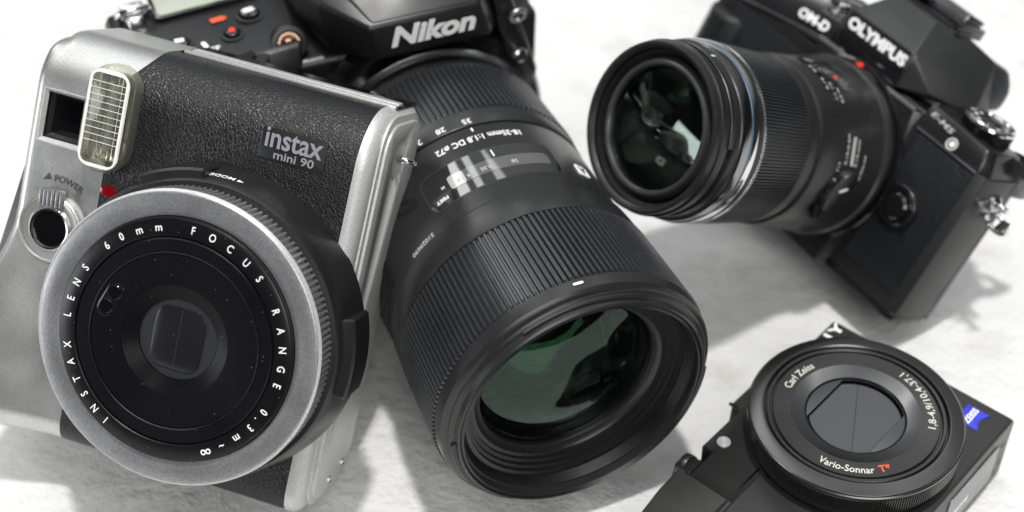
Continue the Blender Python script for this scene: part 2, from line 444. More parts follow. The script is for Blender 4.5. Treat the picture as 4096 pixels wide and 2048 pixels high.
def body_block(x0, x1, r0, r1, off=0., n=10, mid=6):
    """block between x0 and x1 with rounded ends of radius r0 / r1"""
    st = []
    if r0:
        for i in range(n + 1):
            t = rad(90 * i / n); st.append((x0 + r0 * (1 - math.cos(t)), r0 * (1 - math.sin(t))))
    else: st.append((x0, 0))
    e = []
    if r1:
        for i in range(n + 1):
            t = rad(90 * (n - i) / n); e.append((x1 - r1 * (1 - math.cos(t)), r1 * (1 - math.sin(t))))
    else: e.append((x1, 0))
    xa, xb = st[-1][0], e[0][0]
    m = [(xa + (xb - xa) * i / mid, 0) for i in range(1, mid)]
    bm = bmesh.new()
    vs = add_rows(bm, [[(x, y, z) for y, z in body_profile(d - off)] for x, d in st + m + e])
    bm.faces.new(vs[0]); bm.faces.new(vs[-1])
    return bm
def sstep(a, b, x):
    t = max(0, min(1, (x - a) / (b - a))); return t * t * (3 - 2 * t)
def grip_bulge(bm):
    for v in bm.verts:
        x, y, z = v.co; t = max(0, min(1, (-36 - x) / 19)); s = sstep(13, -14, y)
        v.co.x -= 4.4 * s * t
        if z > -40: v.co.z += 4.5 * s * sstep(0, 1, t) * sstep(-40, -26, z)
    return bm
cap = body_block(-57.6, -35.6, 2.4, 0, mid=20)
for v in cap.verts:                     # rounded top corner, seen from the front
    dx, dy = -51.6 - v.co.x, v.co.y - 54.2
    if dx > 0 and dy > 0:
        k = max(dx, dy) / math.hypot(dx, dy); v.co.x = -51.6 - dx * k; v.co.y = 54.2 + dy * k
def seam(bm, x0, x1):                   # the seam with the leather swings right over the top edge
    for v in bm.verts:
        f = max(0, min(1, (v.co.x - x0) / (x1 - x0))); v.co.x += 5.6 * f * sstep(49, 60.5, v.co.y)
    return bm
cap = seam(cap, -49, -35.6)
cap = grip_bulge(cap)
# viewfinder opening is cut into the silver end
capo = obj('silver_end', cap, 'silver')
def cut(o, bm):
    for v in bm.verts: v.co = (v.co - F.base) * F.k
    bmesh.ops.recalc_face_normals(bm, faces=bm.faces)
    me = D.meshes.new('cutter'); bm.to_mesh(me); bm.free(); c = D.objects.new('cutter', me); scn.collection.objects.link(c)
    c.matrix_world = o.parent.matrix_world
    C.view_layer.update()
    md = o.modifiers.new('b', 'BOOLEAN'); md.object = c; md.operation = 'DIFFERENCE'; md.solver = 'EXACT'
    C.view_layer.update()
    n = D.meshes.new_from_object(o.evaluated_get(C.evaluated_depsgraph_get()))
    o.modifiers.clear(); old = o.data; o.data = n; n.name = o.name
    D.objects.remove(c)
VX0, VX1, VY0, VY1 = -54.7, -42.5, 32.3, 45.7
cut(capo, prism([(VX0, VY0), (VX1, VY0), (VX1, VY1), (VX0, VY1)], -34, -18, 0))
vf = bmesh.new()
rows = []
for d, z in ((-.25, ZF + .05), (.15, ZF + .02), (.9, ZF - 1.0), (1.0, ZF - 2), (1.9, ZF - 3), (2.3, ZF - 6), (3.2, ZF - 9)):
    rows.append([(VX0 + d, VY0 + d, z), (VX1 - d, VY0 + d, z), (VX1 - d, VY1 - d, z), (VX0 + d, VY1 - d, z)])
obj('viewfinder_bezel', (lambda b: (add_rows(b, rows[:3]), b)[1])(bmesh.new()), 'silver_light')
b = bmesh.new(); vs = add_rows(b, rows[2:]); b.faces.new(vs[-1])
vfo = obj('viewfinder_window', b, 'matte_black')
obj('window_glass', prism([(VX0 + 2.2, VY0 + 2.2), (VX1 - 2.2, VY0 + 2.2), (VX1 - 2.2, VY1 - 2.2), (VX0 + 2.2, VY1 - 2.2)], ZF - 8, ZF - 6.2), 'smoke', vfo)

# leather wrap, its top-left corner rounded
obj('leather_cover', seam(body_block(-35.5, 27.3, .35, .35, n=3, mid=40), -16, -35.5), 'leather')
rc = obj('end_plate', body_block(27.4, 31.4, 0, 3.6, off=.25), 'silver_light')
b = prism(rrect(-42.5, 57.4, -56.5, -28.5, 7), 31.0, 32.6, .5, 3, axis='x')
sp = obj('side_panel', b, 'silver_light')
b = prism(rrect(-44.3, 59.4, -57.0, -26.2, 8.5), 31.0, 31.9, .35, 2, axis='x')
obj('panel_step', b, 'silver_light', sp)
# strap eyelet in its hollow
b = xf(lathe([(4.35, .12), (4.1, .0), (3.6, -.3), (2.4, -.6), (.01, -.75)], 48), basis((32.62, 48.0, -40), (0, 1, 0), (0, 0, 1)) @ Matrix.Diagonal((1.12, 1.12, 1, 1)))
cut(sp, xf(lathe([(.01, -1.25), (4.6, -1.25), (4.6, 2), (.01, 2)], 48), basis((32.62, 48.0, -40), (0, 1, 0), (0, 0, 1)) @ Matrix.Diagonal((1.05, 1.05, 1, 1))))
eh = obj('eyelet_hollow', b, 'silver_light')
obj('strap_eyelet', xf(torus(2.5, .72), basis((34.4, 48.2, -40), (1, 0, .15), (0, .3, 1))), 'chrome', eh)
for y, z in ((-37.5, -50), (-39.6, -41)):
    obj('screw', xf(lathe([(.01, .35), (.6, .35), (.75, .5), (1.1, .5), (1.2, 0)], 20), basis((32.5, y, z), (0, 1, 0), (0, 0, 1))), 'steel', sp)
# chrome trim on the top edge
tp = obj('top_panel', box(-29, 30.0, YT - .4, YT + .5, -56.5, -39.6, .25), 'gloss_black')
obj('chrome_trim', box(-27, 29.4, YT + .3, YT + 1.1, -45.6, -41.8, .3), 'silver_light', tp)
obj('chrome_trim', box(-28, 29.4, YT + .0, YT + .8, -40.4, -39.5, .15), 'silver_light', tp)
# flash
FX, FY = -35.0, 42.9
def pill(cx, cy, hw, hh, r, seg=12): return rrect(cx - hw, cx + hw, cy - hh, cy + hh, r, seg)
def pill_loft(spec):
    b = bmesh.new(); vs = add_rows(b, [[(x, y, z) for x, y in pill(FX, FY, hw, hh, min(hw, r))] for hw, hh, r, z in spec])
    b.faces.new(vs[-1]); b.faces.new(vs[0]); return b
fl = obj('flash', pill_loft([(6.0, 13.3, 5.9, ZF - .6), (6.2, 13.5, 6.1, ZF + .8), (6.3, 13.6, 6.2, ZF + 3.2), (6.2, 13.3, 6.0, ZF + 4.9), (5.6, 12.6, 5.4, ZF + 5.8), (4.9, 11.9, 3.2, ZF + 6.0)]), 'flash_plastic', sharp=50)
b = bmesh.new()       # curved metal reflector behind the lens
rows = []
for i in range(13):
    t = -1 + 2 * i / 12; rows.append([(FX + 3.9 * t, FY + yy, ZF + .6 + 3.4 * t * t + .3 * math.sin(i * 2.3)) for yy in (-10.6, -9.2, 9.2, 10.6)])
add_rows(b, rows, close=False)
b = join(b, box(FX - 4.3, FX + 4.3, FY - 11, FY + 11, ZF + .1, ZF + .5, .1))
obj('reflector', b, 'reflector', fl, sharp=60)
obj('flash_tube', xf(lathe([(.01, -8.5), (.8, -8.3), (.8, 8.3), (.01, 8.5)], 20), basis((FX, FY, ZF + 2.6), (1, 0, 0), (0, 0, 1))), 'lamp_dome', fl)
b = bmesh.new()
lens = join(*[box(FX - 4.5, FX + 4.5, FY - 10.6 + 21.2 * i / 13, FY - 10.6 + 21.2 * i / 13 + .12, ZF + 6.0, ZF + 6.22, 0) for i in range(3, 13)])
obj('flash_rib', lens, 'frosted_rim', fl)
b = bmesh.new()
ro = pill(FX, FY, 5.4, 12.2, 3.4); ri = pill(FX, FY, 4.5, 11.2, 1.7)
add_rows(b, [[(x, y, ZF + 5.95) for x, y in ro], [(x, y, ZF + 6.3) for x, y in pill(FX, FY, 5.1, 11.9, 2.8)], [(x, y, ZF + 6.25) for x, y in ri], [(x, y, ZF + 5.6) for x, y in ri]])
obj('flash_rim', b, 'frosted_rim', fl)

# power dial with the front button
DX, DY = -46.6, 11.2
pd = obj('power_dial', lathe([(8.8, ZF - 2), (8.8, ZF + 1.0), (8.4, ZF + 1.6), (8.2, ZF + 1.7), (7.9, ZF + 1.25), (6.0, ZF + 1.1), (5.7, ZF + 1.5), (5.2, ZF + 1.9), (4.9, ZF + 1.7), (4.8, ZF + .9)], 72, (DX, DY)), 'silver')
obj('shutter_button', lathe([(4.85, ZF + .9), (4.5, ZF + 1.25), (2.5, ZF + 1.45), (.01, ZF + 1.5)], 48, (DX, DY)), 'smoke', pd)
obj('dial_rim', lathe([(5.35, ZF + 1.75), (5.2, ZF + 2.05), (4.95, ZF + 2.0), (4.85, ZF + 1.6)], 64, (DX, DY)), 'chrome', pd)
lv = join(*[xf(box(-.28 + i * 1.12 - 2.8, .55 + i * 1.12 - 2.8, -2.1, 2.1, 0, 2.0 - .1 * abs(i - 2.5), .18), Matrix.Translation((DX - .4, DY + 8.1, ZF + 1.3)) @ Matrix.Rotation(rad(4), 4, 'Z')) for i in range(6)],
          xf(box(-3.3, 3.3, -2.3, 2.3, 0, 1.3, .3), Matrix.Translation((DX - .4, DY + 8.1, ZF + 1.0)) @ Matrix.Rotation(rad(4), 4, 'Z')))
obj('power_lever', lv, 'silver_dial', pd)
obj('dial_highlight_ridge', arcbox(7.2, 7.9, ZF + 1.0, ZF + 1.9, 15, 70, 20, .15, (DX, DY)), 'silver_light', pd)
t = ringtext('POWER', 2.3, 12.0, 98, 61, 0, bold=.03)
obj('lettering', xf(t, Matrix.Translation((DX + .3, DY + .0, ZF + .08))), 'dark_ink')
obj('arrow_mark', prism([(DX - 4.6, DY + 11.6), (DX - 2.2, DY + 12.2), (DX - 3.2, DY + 13.7)], ZF, ZF + .1), 'dark_ink')
obj('red_window', prism(rrect(-35.6, -31.2, 23.0, 25.8, 1.3), ZF - .3, ZF + .25, .12), 'red_gloss')
# name plate
np_ = obj('name_plate', prism(rrect(3.0, 19.9, 43.0, 51.0, .7), ZF - .2, ZF + .22, .1), 'matte_black')
obj('lettering', place(fit(text('instax', 6, .10, 1), 14.8, 4.9), (11.6, 46.2, ZF + .36), (1, 0, 0), (0, 1, 0)), 'pale_metal_ink', np_)
obj('lettering', place(fit(text('mini 90', 3, .045, 1), 10.4, 2.1), (12.2, 43.7, ZF + .34), (1, 0, 0), (0, 1, 0)), 'pale_metal_ink', np_)

# lens unit
lc = lathe([(39.2, ZF - 1), (39.0, -19.5), (37.9, -12), (37.3, -9.6), (36.7, -8.8), (35.0, -8.6), (34.6, -8.2)], 180)
def lens_tab(a0, a1, r1, z0, z1): return arcbox(34, r1, z0, z1, a0, a1, 24, .6)
lc = join(lc, lens_tab(97, 123, 39.6, -21, -10.0), lens_tab(-9, 20, 40.6, -22.5, -10.8))
lco = obj('lens_collar', lc, 'matte_black')
obj('lettering', wrap(text('MODE', 2.3, .02), 38.2, 92, -14.0, 1, -.17), 'white_ink', lco)
for a, s in ((85.0, -1), (99.2, 1)):
    t = prism([(-.75, -.65), (.75, 0), (-.75, .65)], 0, .06); 
    for v in t.verts: v.co.x *= s; v.co.y += .8
    obj('arrow_mark', wrap(t, 38.2, a, -14.0, 1, -.17), 'white_ink', lco)
ring = knurl(35.75, 35.7, -.9, -8.4, 150, 1.0, cham=.45, duty=(0, .22, .55, .77))
dr = obj('mode_dial', ring, 'silver', sharp=25)
obj('dial_face', lathe([(34.9, -1.2), (35.75, -1.1), (35.75, -.85), (35.2, -.15), (34.8, 0), (30.3, .0), (29.7, -.2), (29.55, -1.2)], 256), 'silver_dial', dr)
obj('bright_bevel', lathe([(35.78, -1.3), (35.86, -1.0), (35.5, -.42), (35.3, -.26)], 256), 'silver_light', dr)
lb = obj('lens_barrel', lathe([(29.5, -2), (29.5, .5), (29.2, 1.1), (28.9, 1.25), (25.3, 1.45), (25.1, 1.3), (25.0, .7), (24.7, .7), (24.6, 1.35), (24.4, 1.55),
                               (21.6, 1.6), (21.45, 1.4), (21.4, .8), (21.15, .8), (21.1, 1.2), (20.9, 1.35), (13.9, .95), (13.6, .9)], 256), 'inner_black')
obj('fine_ridge', lathe([(21.42, 1.55), (21.28, 1.78), (21.1, 1.55)], 256), 'matte_black', lb)
prof = []
for i in range(9):
    r = 13.6 - i * .42; z = .9 - i * .26
    prof += [(r, z), (r - .16, z - .02), (r - .2, z - .22), (r - .36, z - .22)]
prof += [(9.9, -1.5), (9.9, -2.2)]
obj('stepped_cone', lathe(prof, 200), 'inner_black', lb)
gl_ = bmesh.new(); lathe([(9.95, -1.9), (5, -1.7), (.01, -1.65)], 96, bm=gl_)
M['grey_window'] = mat('grey_window', (.030, .031, .036), .16, spec=.5, speck=.02)
obj('lens_window', gl_, 'grey_window', lb)
ap = []
for i in range(48):
    a = 2 * PI * i / 48; c_, s_ = math.cos(a), math.sin(a)
    ap.append((6.4 * abs(c_) ** .45 * (1 if c_ > 0 else -1), 7.6 * abs(s_) ** .45 * (1 if s_ > 0 else -1)))
sh = obj('lens_shutter', prism(ap, -1.75, -1.35, .1), mat('shutter_blade', (.012, .012, .014), .2, speck=.05), lb)
obj('blade_seam', box(-.1, .1, -7.2, 7.2, -1.36, -1.3, 0), 'grey_window', sh)
# two little sensor windows
AX, AY = -17.0, 5.5
def on_axis(cx, cy, ang): return Matrix.Translation((cx, cy, 0)) @ Matrix.Rotation(rad(ang), 4, 'Z')
so = obj('sensor_window', xf(prism(pill(0, 0, 2.15, 4.6, 2.1), 1.0, 1.32, .1), on_axis(-17.2, 4.4 + 1.2, -22)), 'gloss_black', lb)
for s in (-2.05, 2.05):
    obj('sensor_lens', xf(lathe([(1.75, 1.3), (1.6, 1.42), (1.35, 1.38), (.9, 1.33), (.01, 1.33)], 32), on_axis(-17.2, 5.6, -22) @ Matrix.Translation((0, s, 0))), 'smoke', so)
# ring lettering, one letter after another
CH = [('I', -118.5), ('N', -126.8), ('S', -135.6), ('T', -144.1), ('A', -153.2), ('X', -162.2), ('L', -177.8), ('E', 173.4), ('N', 164.4), ('S', 155.2),
      ('6', 138.5), ('0', 129.2), ('m', 119.0), ('m', 108.4), ('F', 90.2), ('O', 79.8), ('C', 69.6), ('U', 59.2), ('S', 49.2), ('R', 31.4), ('A', 21.6), ('N', 12.0), ('G', 2.4), ('E', -6.4),
      ('0', -22.0), ('.', -27.4), ('3', -33.2), ('m', -42.4), ('~', -51.8), ('∞', -61.2)]
tx = []
for ch, a in CH:
    big = 2.7 if ch != '∞' else 3.4
    t = text(ch, big, .012, .82 if ch not in 'm~∞' else .9)
    tx.append(xf(t, Matrix.Rotation(rad(a - 90), 4, 'Z') @ Matrix.Translation((0, 26.25, 1.42))))
obj('lettering', join(*tx), 'white_ink', lb)

# ================================================================== DSLR WITH ZOOM LENS
FS = Frame((21.227, -43.831, -436.79), (.924, .258, -.282), None, (.382, -.628, .678), .872)
start(FS, 'dslr_camera', 'large black camera with a ribbed zoom lens pointing forward, behind the silver instant camera', 'dslr camera', (-20, -46, -150))
lensb = obj('zoom_lens', lathe([(38.0, -1.5), (38.6, -.3), (39.0, 0), (39.5, -.5), (39.8, -2.4), (40.9, -3.0), (41.2, -3.4), (41.2, -3.9), (42.2, -4.3), (43.0, -5.2), (43.4, -8.6),
                                (43.4, -9), (41, -9.2), (41, -40.0), (42.5, -40.2), (42.7, -40.9), (42.2, -48), (42.0, -50.6), (41.75, -50.9), (41.3, -51), (41.0, -52.5), (41.0, -86.0), (40.9, -86.4), (40.3, -86.6),
                                (40.3, -87.1), (41.1, -87.2), (41.3, -87.6), (41.4, -94.2), (39.5, -94.6), (39.0, -121), (38.6, -122), (38.3, -127), (36, -129), (34, -134)], 220), 'lens_black')
obj('focus_ring', knurl(43.9, 43.0, -8.9, -40.2, 150, 1.15, cham=.8, duty=(.0, .14, .56, .70)), 'rubber', lensb, sharp=20)
obj('zoom_ring', knurl(41.9, 40.9, -94.4, -121.2, 128, 1.0, cham=.7, duty=(0, .16, .58, .74)), 'rubber', lensb, sharp=20)
# hood bayonet ribs
for a in (62, 182, 302): obj('hood_mount', arcbox(39.0, 41.0, -2.9, -1.6, a, a + 56, 40, .2), 'matte_black', lensb)
# inner front: filter thread and stepped baffle
prof = [(38.3, -.6), (37.6, -.2), (37.3, -.6), (37.2, -3.2)]
for i in range(5): prof += [(36.9 - .2 * i, -3.3 - i * .55), (36.55 - .2 * i, -3.5 - i * .55)]
prof += [(35.6, -6.4), (33.9, -6.7), (33.8, -8.0), (32.8, -8.3), (32.7, -9.4), (31.6, -9.7), (31.5, -10.6), (30.3, -10.8), (29.2, -11.9), (28.2, -12.2), (27.8, -12.8), (27.5, -15)]
ff = obj('front_baffle', lathe(prof, 200), 'lens_black', lensb)
obj('filter_thread', join(*[lathe([(36.6 - .22 * i, -3.4 - .62 * i), (36.2 - .22 * i, -3.15 - .62 * i), (36.0 - .22 * i, -3.5 - .62 * i)], 200) for i in range(5)]), 'matte_black', ff)
def dome(r, z, h, n=96, rings=14, flip=False):
    return lathe([(max(r * math.sin(PI / 2 * i / rings), .01), z + h * (1 - (math.sin(PI / 2 * i / rings)) ** 2)) for i in range(rings, -1, -1)], n)
obj('front_element', dome(27.4, -13.0, 7.0), 'front_glass', lensb)
obj('inner_element', dome(16.5, -24, 5.5), 'green_glass', lensb)
obj('inner_element', dome(12, -34, 3), 'clear_glass2', lensb)
obj('inner_barrel', lathe([(27.2, -14), (24, -17), (21.5, -19), (20.4, -21), (20, -23), (18, -25), (17, -30), (14, -34), (12.5, -40), (.01, -40)], 128), 'inner_black', lensb)
# markings on the barrel
obj('index_mark', wrap(prism(pill(0, 0, 1.55, .45, .44), -.05, .08), 43.4, 90.5, -7.3, 1), 'white_ink', lensb)
def mark(s, size, r, a, z, m='white_ink', bold=.03, w=None, h=None, parent=None):
    t = text(s, size, bold)
    if w or h: t = fit(t, w, h)
    return obj('lettering', wrap(t, r, a, z, 1), m, parent or lensb)
for s, a in (('35', 92.2), ('28', 104.4), ('24', 116.0), ('20', 131)): mark(s, 3.3, 41.35, a, -90.3, h=2.3)
mark('18-35mm 1:1.8 DC ø72', 3.4, 41.05, 91.4, -82.0, w=28.6, h=2.7, bold=.04)
obj('index_mark', wrap(prism(pill(0, 0, .28, .9, .27), -.05, .08), 41.05, 92, -84.9, 1), 'white_ink', lensb)
mark('51029690', 2.4, 41.05, 136, -54.6, 'grey_ink', w=9.6, h=1.7)
# distance window
def barrel_patch(outline, r0, r1):
    """plate bent round the barrel; outline in (mm along the arc from 90 degrees, z)"""
    b = prism(outline, 0, 1, 0)
    bmesh.ops.triangulate(b, faces=[f for f in b.faces if len(f.verts) > 4])
    bmesh.ops.subdivide_edges(b, edges=b.edges, cuts=3)
    for v in b.verts:
        x, y, h = v.co; r = r0 + (r1 - r0) * h; a = rad(90) + x / 41.0
        v.co = (r * math.cos(a), r * math.sin(a), y)
    return b
def grid_patch(x0, x1, z0, z1, r, nx=40, rc=2.5, bm=None):
    """curved sheet with rounded corners"""
    b = bmesh.new(); rows = []
    for i in range(nx + 1):
        x = x0 + (x1 - x0) * i / nx; e = min(x - x0, x1 - x); d = rc - math.sqrt(max(0, rc * rc - (rc - e) ** 2)) if e < rc else 0
        a = rad(90) + x / 41.0
        rows.append([(rr * math.cos(a), rr * math.sin(a), z) for rr, z in ((r - .5, z0 + d), (r, z0 + d + .12), (r, z1 - d - .12), (r - .5, z1 - d))])
    add_rows(b, rows, close=False); return b
W0, W1 = -19.5, 24.6
M['window_plastic'] = mat('window_plastic', (.006, .006, .007), .03, spec=1, coat=1)
win = obj('distance_window', grid_patch(W0, W1, -74.2, -59.2, 41.25), 'window_plastic', lensb, sharp=50)
M['pale_scale'] = mat('pale_scale', (.40, .40, .39), .1, coat=1)
M['scale_grey'] = mat('scale_disc', (.085, .085, .08), .05, spec=1, coat=1)
obj('window_frame', join(grid_patch(W0 - .5, W1 + .5, -74.7, -58.7, 41.12, rc=2.9)), 'lip_black', lensb, sharp=60)
obj('distance_scale', grid_patch(-17, 14.5, -69.2, -63.6, 41.32, rc=1), 'scale_grey', lensb)
obj('scale_end', grid_patch(11.2, 16.4, -69.4, -63.4, 41.36, rc=1), 'pale_scale', lensb)
for s, x, z in (('28', -5, -66.5), ('0.35', 4.2, -66.6), ('0.4', 9.2, -66.4), ('0.5', 12.6, -66.4)):
    mark(s, 2.1, 41.36, 90 + math.degrees(x / 41), z, 'grey_ink', h=1.5)
mark('M', 1.7, 41.32, 90 + math.degrees(18.6 / 41), -67.0, 'grey_ink', h=1.3); mark('FEET', 1.9, 41.32, 90 + math.degrees(20.6 / 41), -62.7, 'white_ink', w=4.2, h=1.3)
obj('index_mark', wrap(prism(pill(0, 0, .22, 1.6, .2), -.03, .05), 41.32, 90, -71.5, 1), 'white_ink', lensb)
ab = obj('maker_badge', wrap(prism(rrect(-2.6, 2.6, -2.6, 2.6, .9), -.1, .15), 41.1, 48, -65, 1), 'white_ink', lensb)
obj('lettering', wrap(fit(text('A', 5, .2), 3.2, 3.4), 41.3, 48, -66.7, 1), 'dark_ink', ab)
obj('side_ribs', join(*[arcbox(40.8, 41.6, -84 + i * 1.9, -83 + i * 1.9, 158, 200, 14, .15) for i in range(15)]), 'matte_black', lensb)
# camera body behind
bodyo = obj('body', join(
    hull([(x, y, z) for x in (-60, 45) for y, z in ((-46, -143), (-46, -196), (40, -140), (40, -196))] + [(43, 36, -140)], 3.5, 4),
    hull([(-97, -46, -150), (-97, 34, -150), (-97, -46, -192), (-97, 34, -190), (-86, -46, -118), (-60, -46, -118), (-86, 28, -120), (-60, 28, -120),
          (-90, 38, -146), (-56, 40, -140), (-56, 42, -150), (-92, 40, -156), (-92, 40, -188), (-50, 42, -188), (-50, -46, -150)], 3.5, 4)), 'dslr_black')
tpl = obj('top_plate', hull([(-96, 38, -152), (-94, 43.2, -158), (-96, 38, -190), (-94, 43.2, -188), (-40, 38, -138), (-38, 46.4, -143), (-34, 38, -190), (-34, 46.4, -188), (-70, 40, -138), (-69, 45.2, -143)], 1.8, 3), 'dslr_black')
obj('mount_collar', lathe([(46, -143), (45.5, -138), (44, -136), (41, -135.4), (40, -133)], 128), 'gloss_black')
obj('mount_ring', lathe([(41, -135.5), (40.4, -130), (38.6, -129), (37, -129)], 128), 'steel')
pr = [(-19.5, 45.5, -124.5), (21, 45.5, -124.5), (-20.5, 58.2, -124.8), (17.5, 58.2, -124.8), (-31, 44, -138), (29, 42, -138), (-36, 45, -160), (34, 44, -160),
      (-33, 62, -140), (23, 61, -139), (-36, 66, -190), (26, 66, -190), (-34, 44, -196), (32, 44, -196), (-24, 72, -175), (20, 72, -175), (-30, 70.5, -152), (20, 70, -150)]
hump = obj('prism_hump', hull(pr, 1.4, 3), 'dslr_black')
obj('popup_flash', hull([(-19.5, 59.0, -125.6), (16.5, 59.0, -125.6), (-31.5, 72.5, -152), (21, 72.5, -152), (-26, 75, -178), (20, 75, -178), (-19, 58.0, -128), (16, 58.0, -128), (-29, 66, -152), (19, 66, -152)], 1.6, 3), 'prism_black', hump)
obj('lettering', place(fit(text('Nikon', 10, .42, .9, .22), 29.2, 7.6), (.8, 49.6, -124.0), (1, 0, 0), (0, 1, 0)), 'white_ink', hump)
# right flank strip and rubber port cover
fr_ = obj('side_flank', hull([(24, 60, -134), (31, 58, -136), (27, 40, -132), (34, 40, -134), (38, 20, -134), (43, 18, -136), (30, 58, -160), (44, 30, -160), (37, 6, -138), (44, 4, -140)], 1.6, 3), 'dslr_black')
obj('strap_lug', xf(torus(2.6, .8), basis((33.5, 45, -132.5), (1, 0, 0), (0, 1, .3))), 'steel', fr_)
obj('flash_button', xf(lathe([(2.6, -1), (2.6, 1), (2.0, 1.5), (.01, 1.6)], 28), along((34.5, 29, -132.5), (.3, .2, 1))), 'steel', fr_)
obj('port_cover', hull([(44, 40, -150), (44, -30, -150), (47.5, 38, -154), (47.5, -28, -154), (44, 40, -188), (44, -30, -188), (47.5, 38, -185), (47.5, -28, -185), (40, 58, -152), (41, 58, -186)], 1.5, 3), 'rubber')
# controls on the top
def top_at(x, z): return 43.2 + (x + 94) / 56 * 3.2 + .25
def disc(r, h, dome_=.3, n=40): return lathe([(r, -1.5), (r, h - .4), (r - .35, h), (r * .6, h + dome_ * .7), (.01, h + dome_)], n)
TOP = lambda x, z, dy=0: basis((x, top_at(x, z) + dy, z), (1, 0, 0), (0, 0, -1))
lcd = obj('top_display', xf(prism(rrect(-80, -44, 3, 34, 2), 0, .3, .1), basis((0, 49.3, -172), (1, .05, 0), (0, .0, -1))), 'gloss_black', tpl)
obj('display_screen', xf(prism(rrect(-78.5, -45.5, 4.6, 32, 1.5), .25, .45, .05), basis((0, 49.35, -172), (1, .05, 0), (0, 0, -1))), 'lcd', lcd)
def button(x, z, r, m='gloss_black', h=1.5):
    o = obj('button_well', xf(lathe([(r + 1.6, -.5), (r + 1.5, .35), (r + .5, .45), (r + .2, -.4)], 40), TOP(x, z)), 'dslr_black', tpl)
    return obj('button', xf(disc(r, h), TOP(x, z)), m, tpl)
button(-50, -165.5, 3.3); button(-58.2, -157, 2.5)
button(-75.5, -159, 3.2)
def inkt(s, x, z, wd, hh, m, dy=.2, ang=0, bold=.05):
    t = fit(text(s, 4, bold), wd, hh)
    return obj('lettering', xf(xf(t, Matrix.Rotation(rad(ang), 4, 'Z')), TOP(x, z, dy)), m, tpl)
obj('button_mark', xf(join(prism([(-1.7, -1.0), (1.5, -1.2), (1.7, .9), (-1.3, 1.2)], 0, .1)), TOP(-75.5, -159, 1.9)), 'white_ink', tpl)
inkt('S', -50, -164.6, 4.6, 2.6, 'white_ink', 1.9, 12, .2)
obj('record_mark', xf(lathe([(1.15, 0), (1.1, .35), (.01, .4)], 24), TOP(-58.2, -157, 1.75)), 'red_ink', tpl)
obj('battery_mark', xf(join(box(-2.6, 2.1, -1.3, 1.3, 0, .12, 0), box(2.2, 2.9, -.6, .6, 0, .12, 0)), TOP(-60.4, -167.6, .12) @ Matrix.Rotation(rad(6), 4, 'Z')), 'orange_ink', tpl)
obj('index_mark', xf(prism(pill(0, 0, .8, 1.9, .78), 0, .12), TOP(-68, -155.2, .15) @ Matrix.Rotation(rad(12), 4, 'Z')), 'white_ink', tpl)
inkt('OFF', -66.6, -150.6, 6.6, 2.2, 'white_ink', .2, 8, .08)
obj('green_dot', xf(lathe([(.9, 0), (.01, .15)], 20), TOP(-82.6, -160, .2)), 'green_ink', tpl)
sd = obj('shutter_collar', xf(lathe([(11, -2), (11, .4), (10.4, .9), (7.4, 1.2), (7, .8)], 64), TOP(-61, -143, -1.0) @ Matrix.Rotation(rad(-14), 4, 'X')), 'prism_black', tpl)
obj('shutter_release', xf(lathe([(7, .4), (6.6, 1.6), (4, 1.3), (.01, 1.0)], 48), TOP(-61, -143, -.6) @ Matrix.Rotation(rad(-14), 4, 'X')), 'gloss_black', sd)
# sync terminal on the shoulder
tm = basis((-42.2, 45.0, -146), (1, 0, .1), (0, 1, -.55))
st_ = obj('sync_terminal', xf(lathe([(6.2, -4), (6.2, 1.2), (5.6, 1.9), (4.4, 2.1), (4.1, 1.6), (4.0, .2)], 48), tm), 'dslr_black')
obj('terminal_ring', xf(lathe([(4.0, .4), (3.7, 1.5), (2.9, 1.5), (2.7, .4), (1.4, .2), (1.3, 1.1), (.01, 1.2)], 40), tm), 'copper', st_)
obj('function_button', xf(lathe([(5.2, -3), (5.1, 1.0), (4.3, 1.7), (.01, 2.1)], 40), basis((-40.8, 34, -146.5), (1, 0, .1), (0, 1, -.2))), 'dslr_black')
obj('lens_release', xf(lathe([(5.2, -8), (5.2, 1.5), (4.4, 2.2), (.01, 2.5)], 40), basis((-38, 8, -133), (1, 0, .5), (0, 1, 0))), 'prism_black')
nl = obj('neck_strap_lug', xf(torus(5.4, 1.0, (0, 360)), basis((-86, 46.5, -180.5), (1, .1, 0), (0, .75, .5)) @ Matrix.Diagonal((1, .7, 1, 1))), 'chrome')
obj('lug_bracket', hull([(-90, 42, -186), (-82, 42, -186), (-90, 49, -184), (-82, 49, -184), (-89, 42, -174), (-83, 42, -174), (-88, 47, -176), (-84, 47, -176)], .8), 'steel', nl)

# ================================================================== MIRRORLESS CAMERA
FO = Frame((43.83, 41.48, -483.08), (.54, -.6, .59), None, (-.734, .012, .679), .85)
start(FO, 'mirrorless_camera', 'black retro camera tilted back, its lens with thin blue and silver ring pointing left', 'mirrorless camera', (10, -38, -118))
ol = obj('macro_lens', lathe([(25.6, -1.6), (26.4, -.3), (27.2, 0), (27.9, -.3), (28.1, -1), (28.2, -6.6), (27.5, -6.9), (27.2, -7.2), (27.2, -9.0), (28.3, -9.3), (28.6, -10), (28.7, -11.6), (29.1, -12.0), (29.2, -12.3),
                              (29.4, -12.4), (29.4, -22), (28, -22.2), (28, -46.8), (28.6, -47.2), (28.9, -48), (28.9, -52), (28.6, -52.4), (28.6, -53), (29.6, -53.5), (29.9, -54.5), (30.3, -62), (30.9, -74), (31.3, -80), (31.4, -84.5), (32.0, -86.5), (32.3, -88), (32.2, -91), (31.2, -92.5), (30, -94), (30, -96)], 180), 'lens_black')
obj('hood_ridge', join(lathe([(28.1, -2.6), (28.75, -3.0), (28.8, -4.4), (28.1, -4.8)], 160), arcbox(27.6, 29.0, -8.6, -6.6, 20, 110, 30, .2), arcbox(27.6, 29.0, -8.6, -6.6, 140, 230, 30, .2)), 'matte_black', ol)
